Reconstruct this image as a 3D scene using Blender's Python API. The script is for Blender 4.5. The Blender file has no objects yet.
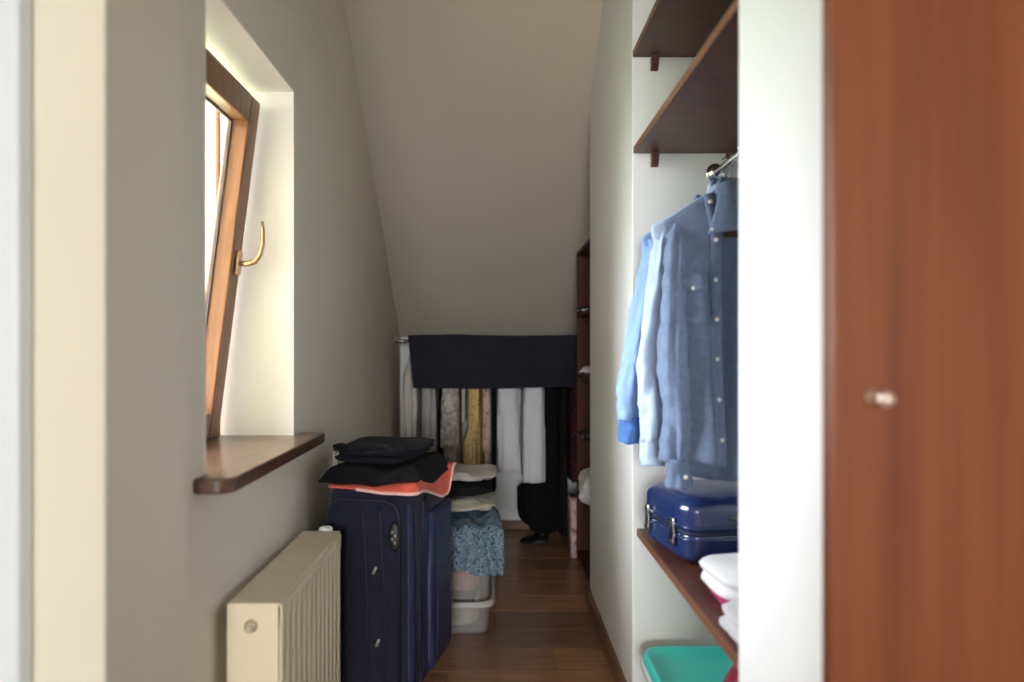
import bpy, bmesh, math, random
from mathutils import Vector, Matrix, noise
random.seed(7)
R = math.radians
SC = bpy.context.scene
COL = SC.collection

# ------------------------------------------------------------------ camera
H = 1.10                                   # camera height
cam_d = bpy.data.cameras.new('camera')
cam = bpy.data.objects.new('camera', cam_d); COL.objects.link(cam)
cam.location = (0, 0, H); cam.rotation_euler = (R(90), 0, 0)
cam_d.sensor_width = 36.0; cam_d.lens = 26.37
cam_d.shift_x = 17/1024; cam_d.shift_y = 7/1024
cam_d.clip_start = 0.02; cam_d.clip_end = 200
cam_d.dof.use_dof = True; cam_d.dof.focus_distance = 2.6; cam_d.dof.aperture_fstop = 1.7
SC.camera = cam

# ------------------------------------------------------------------ sky and exposure
w = bpy.data.worlds.new('overcast_sky'); SC.world = w; w.use_nodes = True
bg = w.node_tree.nodes['Background']
bg.inputs['Color'].default_value = (0.97, 0.985, 1.0, 1); bg.inputs['Strength'].default_value = 42.0
SC.view_settings.view_transform = 'Standard'; SC.view_settings.look = 'None'
SC.view_settings.gamma = 1.0; SC.view_settings.use_curve_mapping = False
SC.view_settings.exposure = 0.08

def portal(name, loc, rot, sx, sy):
    l = bpy.data.lights.new(name, 'AREA'); l.shape = 'RECTANGLE'; l.size = sx; l.size_y = sy
    l.cycles.is_portal = True
    o = bpy.data.objects.new(name, l); COL.objects.link(o); o.location = loc; o.rotation_euler = rot
portal('window_portal', (-0.84, 1.816, 1.34), (0, R(-90), 0), 1.1, 0.8)
portal('added_rear_window_portal', (-0.40, -6.48, 1.50), (R(90), 0, 0), 1.70, 1.60)  # sky light through the added opening behind the camera

# ------------------------------------------------------------------ node materials
MATS = {}
def nmat(name, col, rough=0.6, metal=0.0, var=0.0, scale=8.0, bump=0.0, bscale=60.0, stretch=(1,1,1), spec=0.5,
         sheen=0.0, coat=0.0):
    """principled material, object-space noise for colour variation and fine relief"""
    if name in MATS: return MATS[name]
    m = bpy.data.materials.new(name); m.use_nodes = True; MATS[name] = m
    nt = m.node_tree; p = nt.nodes['Principled BSDF']
    p.inputs['Roughness'].default_value = rough; p.inputs['Metallic'].default_value = metal
    p.inputs['Specular IOR Level'].default_value = spec
    p.inputs['Sheen Weight'].default_value = sheen; p.inputs['Coat Weight'].default_value = coat
    p.inputs['Coat Roughness'].default_value = 0.12
    tc = nt.nodes.new('ShaderNodeTexCoord'); mp = nt.nodes.new('ShaderNodeMapping')
    mp.inputs['Scale'].default_value = stretch
    nt.links.new(tc.outputs['Object'], mp.inputs['Vector'])
    n = nt.nodes.new('ShaderNodeTexNoise'); n.inputs['Scale'].default_value = scale; n.inputs['Detail'].default_value = 5
    nt.links.new(mp.outputs[0], n.inputs['Vector'])
    r = nt.nodes.new('ShaderNodeValToRGB')
    c0 = [max(0, c*(1-var)) for c in col]; c1 = [min(1, c*(1+var)) for c in col]
    r.color_ramp.elements[0].color = (*c0, 1); r.color_ramp.elements[1].color = (*c1, 1)
    r.color_ramp.elements[0].position = 0.3; r.color_ramp.elements[1].position = 0.7
    nt.links.new(n.outputs['Fac'], r.inputs['Fac']); nt.links.new(r.outputs[0], p.inputs['Base Color'])
    if bump:
        b = nt.nodes.new('ShaderNodeTexNoise'); b.inputs['Scale'].default_value = bscale; b.inputs['Detail'].default_value = 3
        nt.links.new(mp.outputs[0], b.inputs['Vector'])
        bp = nt.nodes.new('ShaderNodeBump'); bp.inputs['Strength'].default_value = bump; bp.inputs['Distance'].default_value = 0.004
        nt.links.new(b.outputs['Fac'], bp.inputs['Height']); nt.links.new(bp.outputs[0], p.inputs['Normal'])
    return m
def cloth(name, col, var=0.08, bump=0.25, scale=14, **k):
    return nmat(name, col, 0.92, 0, var, scale, bump, 420, spec=0.15, sheen=k.pop('sheen', 0.12), **k)
def pattern(name, cols, scale=30, kind='noise', rough=0.9, thr=None):
    """printed cloth: colour bands picked by a noise or cell texture"""
    if name in MATS: return MATS[name]
    m = bpy.data.materials.new(name); m.use_nodes = True; MATS[name] = m
    nt = m.node_tree; p = nt.nodes['Principled BSDF']; p.inputs['Roughness'].default_value = rough
    p.inputs['Specular IOR Level'].default_value = 0.15
    tc = nt.nodes.new('ShaderNodeTexCoord')
    if kind == 'noise':
        t = nt.nodes.new('ShaderNodeTexNoise'); t.inputs['Detail'].default_value = 6; t.inputs['Roughness'].default_value = 0.65
        out = t.outputs['Fac']
    else:
        t = nt.nodes.new('ShaderNodeTexVoronoi'); out = t.outputs['Distance']
    t.inputs['Scale'].default_value = scale
    nt.links.new(tc.outputs['Object'], t.inputs['Vector'])
    r = nt.nodes.new('ShaderNodeValToRGB'); e = r.color_ramp.elements
    pos = thr or [0.3 + 0.4*i/(len(cols)-1) for i in range(len(cols))]
    while len(e) < len(cols): e.new(0.5)
    for i, c in enumerate(cols): e[i].position = pos[i]; e[i].color = (*c, 1)
    nt.links.new(out, r.inputs['Fac']); nt.links.new(r.outputs[0], p.inputs['Base Color'])
    return m
def wood(name, dark, light, stretch=(1,1,1), scale=6, rough=0.4, coat=0.0, spec=0.4):
    if name in MATS: return MATS[name]
    m = nmat(name, light, rough, 0, 0, scale, 0.08, 90, stretch, spec, 0, coat)
    r = [n for n in m.node_tree.nodes if n.type == 'VALTORGB'][0].color_ramp.elements
    r[0].color = (*dark, 1); r[1].color = (*light, 1); r[0].position = 0.32; r[1].position = 0.68
    return m

M_left = nmat('cream_wall_paint', (0.79, 0.725, 0.61), 0.85, 0, 0.015, 3, 0.05, 160, spec=0.2)
M_white = nmat('white_wall_paint', (0.84, 0.855, 0.845), 0.8, 0, 0.012, 3, 0.05, 160, spec=0.2)
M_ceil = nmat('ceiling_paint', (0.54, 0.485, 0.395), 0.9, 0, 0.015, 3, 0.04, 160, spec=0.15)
M_reveal = nmat('reveal_paint', (0.84, 0.82, 0.78), 0.8, 0, 0.01, 3, 0.03, 160, spec=0.2)
M_casing = nmat('white_lacquer', (0.78, 0.83, 0.88), 0.4, 0, 0.01, 3)
M_base = wood('oak_baseboard_wood', (0.15, 0.075, 0.04), (0.25, 0.13, 0.07), (8, 2, 30), 3, 0.45)
M_shelf = wood('mahogany_laminate', (0.068, 0.022, 0.014), (0.105, 0.036, 0.023), (2, 12, 30), 4, 0.42)
M_shelfedge = wood('mahogany_edge', (0.16, 0.065, 0.035), (0.21, 0.09, 0.05), (20, 3, 20), 4, 0.4)
M_book = wood('bookcase_laminate', (0.055, 0.010, 0.010), (0.085, 0.016, 0.015), (20, 20, 2), 3, 0.6, 0, 0.25)
M_door = wood('cherry_door_veneer', (0.165, 0.043, 0.013), (0.250, 0.074, 0.023), (7, 7, 0.35), 3.2, 0.38, 0.15)
M_winwood = wood('window_stained_wood', (0.155, 0.062, 0.022), (0.24, 0.105, 0.04), (20, 20, 2), 3, 0.42, 0.1)
M_sill = wood('sill_walnut', (0.045, 0.020, 0.012), (0.125, 0.058, 0.030), (14, 1.5, 14), 4, 0.32, 0.25)
M_grass = nmat('outdoor_grass', (0.185, 0.235, 0.125), 0.9, 0, 0.3, 0.8)
M_rad = nmat('radiator_enamel', (0.80, 0.69, 0.50), 0.35, 0, 0.015, 5)
M_chrome = nmat('chrome', (0.75, 0.75, 0.76), 0.12, 1.0)
M_bronze = nmat('bronze_handle_metal', (0.62, 0.42, 0.26), 0.3, 0.9)
M_navy = cloth('suitcase_navy_nylon', (0.016, 0.017, 0.034), 0.2, 0.5, 30)
M_navylit = nmat('suitcase_satin_lit_side', (0.020, 0.026, 0.075), 0.38, 0, 0.2, 20, 0.3, 300, spec=0.5)  # bluer than the body navy: bluish light on this side put into the colour
M_blackrub = nmat('black_plastic', (0.012, 0.012, 0.013), 0.5)
M_steelzip = nmat('zip_metal', (0.62, 0.55, 0.48), 0.3, 0.8)

# ------------------------------------------------------------------ mesh helpers
def link(o, parent=None, local=False):
    COL.objects.link(o)
    if parent:
        o.parent = parent
        if not local and parent.type == 'EMPTY': o.matrix_parent_inverse = parent.matrix_basis.inverted()
    return o
class MB:
    def __init__(s): s.v = []; s.f = []; s.sm = []
    def add(s, vs, fs, smooth=True):
        n = len(s.v); s.v += [tuple(v) for v in vs]; s.f += [tuple(i+n for i in f) for f in fs]; s.sm += [smooth]*len(fs); return s
    def box(s, lo, hi):
        x0,y0,z0 = lo; x1,y1,z1 = hi
        return s.add([(x0,y0,z0),(x1,y0,z0),(x1,y1,z0),(x0,y1,z0),(x0,y0,z1),(x1,y0,z1),(x1,y1,z1),(x0,y1,z1)],
                     [(0,3,2,1),(4,5,6,7),(0,1,5,4),(1,2,6,5),(2,3,7,6),(3,0,4,7)], False)
    def prism(s, poly, a0, a1, axis):
        """polygon (2-D) swept between a0 and a1 along an axis"""
        def P(p, a): return {'x':(a,p[0],p[1]), 'y':(p[0],a,p[1]), 'z':(p[0],p[1],a)}[axis]
        n = len(poly); vs = [P(p,a0) for p in poly]+[P(p,a1) for p in poly]
        return s.add(vs, [tuple(range(n))[::-1], tuple(range(n,2*n))]+[(i,(i+1)%n,(i+1)%n+n,i+n) for i in range(n)], False)
    def loft(s, rings, cap=True, closed=True, smooth=True):
        n = len(rings[0]); vs = [p for r in rings for p in r]; fs = []
        for k in range(len(rings)-1):
            for i in range(n if closed else n-1):
                j = (i+1)%n; fs.append((k*n+i, k*n+j, (k+1)*n+j, (k+1)*n+i))
        s.add(vs, fs, smooth)
        if cap and closed:
            b = len(s.v)-len(vs)
            s.f += [tuple(b+i for i in range(n))[::-1], tuple(b+(len(rings)-1)*n+i for i in range(n))]; s.sm += [smooth]*2
        return s
    def tube(s, path, rad, seg=10, cap=True):
        P = [Vector(p) for p in path]; rings = []; u = None
        for i, p in enumerate(P):
            t = (P[min(i+1,len(P)-1)]-P[max(i-1,0)]).normalized()
            if u is None: u = t.orthogonal().normalized()
            u = (u - t*u.dot(t)).normalized(); v = t.cross(u)
            r = rad[i] if isinstance(rad, (list, tuple)) else rad
            rings.append([p + u*(r*math.cos(2*math.pi*k/seg)) + v*(r*math.sin(2*math.pi*k/seg)) for k in range(seg)])
        return s.loft(rings, cap)
    def lathe(s, prof, origin, axis, seg=20):
        """profile of (radius, distance along axis)"""
        a = Vector(axis).normalized(); u = a.orthogonal().normalized(); v = a.cross(u); o = Vector(origin)
        return s.loft([[o+a*h+u*(r*math.cos(2*math.pi*k/seg))+v*(r*math.sin(2*math.pi*k/seg)) for k in range(seg)] for r,h in prof])
    def sphere(s, c, r, seg=12, rg=8, sc=(1,1,1)):
        rings = []
        for k in range(rg+1):
            th = math.pi*k/rg; q = max(math.sin(th), 0.02)
            rings.append([(c[0]+r*sc[0]*q*math.cos(2*math.pi*i/seg), c[1]+r*sc[1]*q*math.sin(2*math.pi*i/seg), c[2]-r*sc[2]*math.cos(th)) for i in range(seg)])
        return s.loft(rings)
    def build(s, name, mat, parent=None, local=False, bevel=0, solid=0, sub=0, seg=2):
        me = bpy.data.meshes.new(name); me.from_pydata(s.v, [], s.f); me.validate()
        if len(me.polygons) == len(s.sm): me.polygons.foreach_set('use_smooth', s.sm)
        bm = bmesh.new(); bm.from_mesh(me)
        bmesh.ops.recalc_face_normals(bm, faces=bm.faces); bm.to_mesh(me); bm.free()
        me.materials.append(mat)
        o = bpy.data.objects.new(name, me); link(o, parent, local)
        if bevel:
            md = o.modifiers.new('bevel', 'BEVEL'); md.width = bevel; md.segments = seg; md.limit_method = 'ANGLE'; md.angle_limit = R(40)
            for p in me.polygons: p.use_smooth = True
            md.harden_normals = True
        if solid:
            md = o.modifiers.new('thickness', 'SOLIDIFY'); md.thickness = solid; md.offset = 0
        if sub:
            md = o.modifiers.new('smooth', 'SUBSURF'); md.levels = sub; md.render_levels = sub
        return o
def box(name, lo, hi, mat, parent=None, bevel=0, local=False):
    return MB().box(lo, hi).build(name, mat, parent, local, bevel)
def empty(name, loc=(0,0,0), rz=0):
    o = bpy.data.objects.new(name, None); o.location = loc; o.rotation_euler = (0,0,rz); o.empty_display_size = 0.05
    COL.objects.link(o); return o
def tag(o, label=None, cat=None, group=None):
    if label: o['label'] = label
    if cat: o['category'] = cat
    if group: o['group'] = group
    return o
def struct(o, label, cat): o['kind'] = 'structure'; return tag(o, label, cat)
def N(x, y, z=0.0, seed=0): return noise.noise(Vector((x+seed*13.7, y-seed*7.3, z+seed*3.1)))
def smooth(a, b, t): t = max(0, min(1, (t-a)/(b-a))); return t*t*(3-2*t)

# ================================================================== THE SETTING
XL, XR, YB = -0.575, 0.41, 4.56            # left wall, right wall face, back wall
SL = 0.73; ZB = 1.165                      # ceiling slope, height at the back wall
ZC = 2.62
def zceil(y): return min(ZC, ZB + SL*(YB-y))
YF = YB-(ZC-ZB)/SL                         # where the ceiling turns flat
OY0, OY1, OZ0, OZ1 = 1.487, 2.145, 0.823, 1.835   # window opening
WT = 0.21                                  # outer wall thickness

b = MB()
x0, x1 = XL-WT, XL
b.prism([(1.10,-0.02),(YB+.2,-0.02),(YB+.2,OZ0),(1.10,OZ0)], x0, x1, 'x')
b.box((x0,1.10,OZ0),(x1,OY0,ZC+.1)); b.box((x0,OY0,OZ1),(x1,OY1,ZC+.1))
b.prism([(OY1,OZ0),(YB+.2,OZ0),(YB+.2,ZB+.2),(YF,ZC+.1),(OY1,ZC+.1)], x0, x1, 'x')
struct(b.build('wall_left', M_left), 'cream painted side wall with the window opening', 'wall')
# lining of the window opening (plaster reveal), white
b = MB(); t = 0.004
b.box((XL-0.209,OY1-t,OZ0),(XL+0.0005,OY1+.001,OZ1)); b.box((XL-0.209,OY0-.001,OZ0),(XL+0.0005,OY0+t,OZ1)); b.box((XL-0.209,OY0,OZ1-t),(XL+0.0005,OY1,OZ1+.001))
struct(b.build('trim_reveal', M_reveal), 'white plaster lining around the window opening', 'window reveal')

b = MB().box((-2.0,1.08,-.02),(-0.562,1.37,ZC+.1))
struct(b.build('wall_entry', M_left, bevel=.006), 'cream wall pier at the doorway nearest the viewer', 'wall')
struct(box('trim_casing', (-0.80,1.045,0),(-0.664,1.08,2.2), M_casing, bevel=.006), 'white door casing at the left edge of view', 'door casing')

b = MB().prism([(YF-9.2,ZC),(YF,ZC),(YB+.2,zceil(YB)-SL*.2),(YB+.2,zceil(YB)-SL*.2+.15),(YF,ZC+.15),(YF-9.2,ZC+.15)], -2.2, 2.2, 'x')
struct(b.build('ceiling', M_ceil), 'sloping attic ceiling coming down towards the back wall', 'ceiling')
struct(box('wall_back', (XL-.3,YB,-.02),(1.3,YB+.12,1.4), M_white), 'low white knee wall behind the hanging clothes', 'wall')
b = MB().prism([(2.24,-.02),(3.24,-.02),(3.24,zceil(3.24)+.1),(max(YF,2.3),ZC+.08),(2.24,ZC+.08)], XR, 1.0, 'x')
struct(b.build('wall_right', M_white, bevel=.004), 'white wall block between shelf niche and brown bookcase', 'wall')
struct(box('wall_niche', (1.0,0.9,-.02),(1.12,YB+.12,ZC+.08), M_white), 'white wall at the back of the shelf niche', 'wall')
struct(box('wall_column', (XR,0.925,-.02),(1.0,1.265,ZC+.08), M_white, bevel=.004), 'bright white partition end beside the brown door', 'wall')

# floor: base slab + planks
fl = struct(box('floor', (-2.2,-6.6,-.14),(1.2,YB+.1,-.014), nmat('floor_base', (0.10,0.05,0.028), 0.6)), 'warm brown laminate plank floor of the narrow passage', 'floor')
PW, PL = 0.196, 1.28
plank_mats = [wood('oak_plank_%d' % i, tuple(c*k for c in (0.245,0.113,0.050)), tuple(c*k for c in (0.41,0.205,0.098)), (1.2, 16, 10), 3.0, 0.34, 0.12)
              for i, k in enumerate((0.70, 0.88, 1.05, 1.22))]
PLM = {}
def plank(xa, xb, ya, yb, mi):
    key = (round(xb-xa,3), round(yb-ya,3), mi)
    if key not in PLM:
        lx, ly = (xb-xa)/2-.0006, (yb-ya)/2-.0006; c = 0.0022
        rings = []
        for sx, sz in ((0,-.013),(0,-c),(c,0)):
            rings.append([(-lx+sx,-ly+sx,sz),(lx-sx,-ly+sx,sz),(lx-sx,ly-sx,sz),(-lx+sx,ly-sx,sz)])
        m = MB().loft(rings, smooth=False)
        me = bpy.data.meshes.new('plank'); me.from_pydata(m.v, [], m.f); me.materials.append(plank_mats[mi]); PLM[key] = me
    o = bpy.data.objects.new('plank', PLM[key]); link(o, fl); o.location = ((xa+xb)/2, (ya+yb)/2, 0)
rr = random.Random(5); r_ = 0
y = 0.98
while y < YB-.01:
    y2 = min(y+PW, YB)
    off = -1.9 + (0.0, 0.46, 0.83, 0.27, 0.62, 1.02)[r_ % 6]
    x = off
    while x < 1.0:
        a, c = max(x, XL), min(x+PL, 1.0)
        if c-a > .02: plank(a, c, y, y2, rr.choice((0,1,1,2,2,3)))
        x += PL
    y = y2; r_ += 1
# baseboards
struct(MB().prism([(XR-.016,0),(XR,0),(XR,.062),(XR-.008,.062),(XR-.016,.05)], 2.225, 3.25, 'y').build('baseboard_right', M_base), 'brown wooden baseboard along the white wall block', 'baseboard')
struct(box('baseboard_back', (XL,YB-.016,0),(1.0,YB,.055), M_base, bevel=.004), 'brown wooden baseboard along the back wall', 'baseboard')
struct(box('baseboard_left', (XL,1.40,0),(XL+.014,YB-.02,.06), M_base, bevel=.004), 'brown wooden baseboard along the left wall', 'baseboard')

# the room the camera stands in (behind the frame), with an unseen rear window added and sized for its daylight
b = MB(); b.box((-2.12,-6.5,-.02),(-2.0,1.2,ZC+.08)); struct(b.build('wall_room_left', M_left), 'cream wall left of the viewer', 'wall')
b = MB(); b.box((1.12,-6.5,-.02),(1.24,1.2,ZC+.08)); struct(b.build('wall_room_right', M_left), 'cream wall right of the viewer', 'wall')
b = MB(); ra, rb_, rc_, rd_ = -1.25, 0.45, 0.70, 2.30
b.box((-2.1,-6.5,-.02),(ra,-6.35,ZC+.08)); b.box((rb_,-6.5,-.02),(1.2,-6.35,ZC+.08)); b.box((ra,-6.5,-.02),(rb_,-6.35,rc_)); b.box((ra,-6.5,rd_),(rb_,-6.35,ZC+.08))
struct(b.build('wall_room_rear', M_left), 'cream wall with an added window opening behind the viewer', 'wall')

# ground outdoors
struct(box('ground_outside', (-60,-40,-3.2),(40,60,-3.0), M_grass), 'green lawn outside below the window', 'ground')

# ---------------------------------------------------------------- window (tilted in at the top)
win = struct(empty('window_1', (XL-.25, (OY0+OY1)/2, OZ0)), 'tilted brown wooden window standing ajar at the top', 'window')
fx0, fx1 = XL-.225, XL-.212
b = MB()
fo, fi = .05, .005                              # frame set behind the plaster edge of the opening
b.box((fx0,OY0-fo,OZ0-fo),(fx1,OY0+fi,OZ1+fo)); b.box((fx0,OY1-fi,OZ0-fo),(fx1,OY1+fo,OZ1+fo)); b.box((fx0,OY0+fi,OZ0-fo),(fx1,OY1-fi,OZ0+.03)); b.box((fx0,OY0+fi,OZ1-fi),(fx1,OY1-fi,OZ1+fo))
b.build('frame', M_winwood, win, bevel=.004)
# sash in local coordinates: hinge at its bottom, x thickness, z up; rotated about y
sash = bpy.data.objects.new('sash', None)
sw, st = .074, .062
ya, yb2 = OY0+.022, OY1-.022; hz = OZ1-OZ0-.062
b = MB()
pr = lambda a, c: None
b.box((0,ya,0),(st,ya+sw,hz)); b.box((0,yb2-sw,0),(st,yb2,hz)); b.box((0,ya+sw,0),(st,yb2-sw,sw)); b.box((0,ya+sw,hz-sw),(st,yb2-sw,hz))
so = b.build('sash', M_winwood, win, bevel=.005)
TILT = R(7.2)
so.matrix_parent_inverse = win.matrix_basis.inverted()
so.matrix_basis = Matrix.Translation((fx1-.056, 0, OZ0+.034)) @ Matrix.Rotation(TILT, 4, 'Y')
def sub(o): o.matrix_parent_inverse = Matrix(); return o
M_glass = bpy.data.materials.new('window_glass'); M_glass.use_nodes = True
nt = M_glass.node_tree; nt.nodes.clear()
o_ = nt.nodes.new('ShaderNodeOutputMaterial'); mx = nt.nodes.new('ShaderNodeMixShader'); tr = nt.nodes.new('ShaderNodeBsdfTransparent'); gl = nt.nodes.new('ShaderNodeBsdfGlossy')
tr.inputs[0].default_value = (0.96,0.97,1,1); gl.inputs['Roughness'].default_value = 0.02; mx.inputs[0].default_value = 0.07
nt.links.new(tr.outputs[0], mx.inputs[1]); nt.links.new(gl.outputs[0], mx.inputs[2]); nt.links.new(mx.outputs[0], o_.inputs[0])
sub(box('pane', (.005,ya+sw-.008,sw-.008),(.011,yb2-sw+.008,hz-sw+.008), M_glass, so, local=True))
M_bead = nmat('dark_seal_rubber', (0.05,0.045,0.05), 0.5)
b = MB(); g = .006
for (l, h_) in (((.011,ya+sw,sw),(.017,ya+sw+g,hz-sw)),((.011,yb2-sw-g,sw),(.017,yb2-sw,hz-sw)),((.011,ya+sw,sw),(.017,yb2-sw,sw+g)),((.011,ya+sw,hz-sw-g),(.017,yb2-sw,hz-sw))): b.box(l, h_)
sub(b.build('glazing_seal', M_bead, so, local=True))
# handle: rosette, neck, lever curving up
hy, hzl = yb2-.034, 0.492
b = MB(); b.box((st,hy-.015,hzl-.034),(st+.011,hy+.015,hzl+.034))
b.build('handle_rosette', M_bronze, so, local=True, bevel=.004)
path = [(st+.008,hy,hzl),(st+.03,hy,hzl+.001),(st+.05,hy,hzl+.009),(st+.062,hy,hzl+.03),(st+.066,hy,hzl+.06),(st+.062,hy,hzl+.095),(st+.056,hy,hzl+.122)]
MB().tube(path, [.008,.008,.0075,.0068,.0062,.0058,.004], 12).build('handle_lever', M_bronze, so, local=True)

# tilt stay between the frame head and the sash head
b = MB(); b.tube([(fx1,OY1-.10,OZ1-.03),(fx1+.05,OY1-.14,OZ1-.045),(fx1+.10,OY1-.20,OZ1-.055)], .005, 8)
b.box((fx1-.001,OY1-.125,OZ1-.045),(fx1+.012,OY1-.075,OZ1-.015))
b.build('tilt_stay', nmat('stay_steel',(0.55,0.55,0.57),0.35,.8), win)

# sill board with rounded front corners
zs, ths = OZ0+.028, .030
ysa, ysb, xf, rc = 1.425, 2.215, XL+.075, .035
poly = [(XL-.21,OY0+.001),(XL,OY0+.001),(XL,ysa)]
poly = [(XL, ysa)] + [(xf-rc+rc*math.sin(a), ysa+rc-rc*math.cos(a)) for a in [R(q) for q in range(0,91,15)]] + [(xf-rc*.35+rc*.35*math.cos(a), ysb-rc*.35+rc*.35*math.sin(a)) for a in [R(q) for q in range(0,91,22)]] + [(XL, ysb),(XL,OY1-.001),(XL-.209,OY1-.001),(XL-.209,OY0+.001),(XL,OY0+.001)]
b = MB().prism(poly, zs-ths, zs, 'z')
struct(b.build('trim_sill', M_sill, bevel=.005), 'dark walnut window sill board with rounded corner', 'window sill')

# ================================================================== RIGHT: door, shelves, niche
door = tag(empty('wardrobe_door', (0.7,.91,0)), 'reddish brown wooden door with small round knob beside white partition', 'door')
box('door_leaf', (0.398,.885,0.02),(1.10,.915,2.5), M_door, door, bevel=.003)
kz = H-(398-348)/750*.87
kx = (876-495)/750*.875
M_knob = nmat('pale_brushed_knob', (0.80,0.66,0.58), 0.28, 0.55)
k = MB().lathe([(.0085,0),(.0095,.003),(.008,.007),(.0040,.011),(.0030,.028)], (kx,.886,kz), (0,-1,0), 20).build('knob_base', M_knob, door)
MB().sphere((kx,.886-.034,kz), .0092, 18, 12).build('knob', M_knob, door)

def niche_shelf(name, z, th, x0, x1, y0, y1, label, pegs):
    t = tag(empty(name, ((x0+x1)/2,(y0+y1)/2,z)), label, 'shelf')
    box('board', (x0+.0015,y0,z),(x1,y1,z+th), M_shelf, t, bevel=.0015)
    box('edge_band', (x0-.001,y0,z+.0005),(x0+.0013,y1,z+th-.0005), M_shelfedge, t)
    for px in pegs:
        b = MB().prism([(y1-.001,z-.042),(y1-.012,z-.042),(y1-.022,z-.028),(y1-.030,z-.0008),(y1-.001,z-.0008)], px-.011, px+.011, 'x')
        b.build('support_peg', M_shelf, t, bevel=.002)
    return t
niche_shelf('niche_shelf', 1.967, .020, .412, .998, 1.267, 2.238, 'highest dark brown shelf board at the top of the white niche', (.474,.90))
niche_shelf('niche_shelf', 1.680, .020, .414, .998, 1.267, 2.238, 'dark brown shelf board just above the hanging shirts', (.474,.698))
niche_shelf('niche_shelf', .540, .022, .424, .998, 1.267, 2.238, 'red-brown lower shelf board carrying the blue hard suitcase', ())

rod = tag(empty('closet_rod', (.657,1.75,1.622)), 'chrome rail with round flange holding the blue shirts', 'clothes rail')
MB().tube([(.657,2.236,1.622),(.657,1.8,1.622),(.657,1.267,1.622)], .0125, 18).build('rail', M_chrome, rod)
MB().lathe([(.029,0),(.029,.004),(.026,.008),(.017,.009),(.017,.022),(.0135,.024)], (.657,2.239,1.622), (0,-1,0), 28).build('flange', M_chrome, rod)

# ---------------------------------------------------------------- shirts seen from the front
def tube_cloth(mb, path, rx, ry, seg=28, wr=.012, seed=0, rings_n=40, fold=5):
    """soft sleeve: path of 3-D points, half widths in x and y along it, with folds"""
    P = [Vector(p) for p in path]; rings = []
    for k in range(rings_n+1):
        t = k/rings_n; q = t*(len(P)-1); i = min(int(q), len(P)-2); f = q-i
        f2 = f
        p = P[i].lerp(P[i+1], f2); a = rx[i]+(rx[i+1]-rx[i])*f; c = ry[i]+(ry[i+1]-ry[i])*f
        ring = []
        for j in range(seg):
            th = 2*math.pi*j/seg
            d = 1 + wr/max(a,c)*(1.4*N(math.cos(th)*1.6, math.sin(th)*1.6, t*3.0, seed) + .9*N(math.cos(th)*fold*.6, math.sin(th)*fold*.6, t*1.4, seed+3) + .5*N(math.cos(th)*2, t*22, math.sin(th)*2, seed+5))
            ring.append((p.x+a*d*math.cos(th), p.y+c*d*math.sin(th), p.z + .006*N(th, t*6, 0, seed)))
        rings.append(ring)
    return mb.loft(rings)
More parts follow.
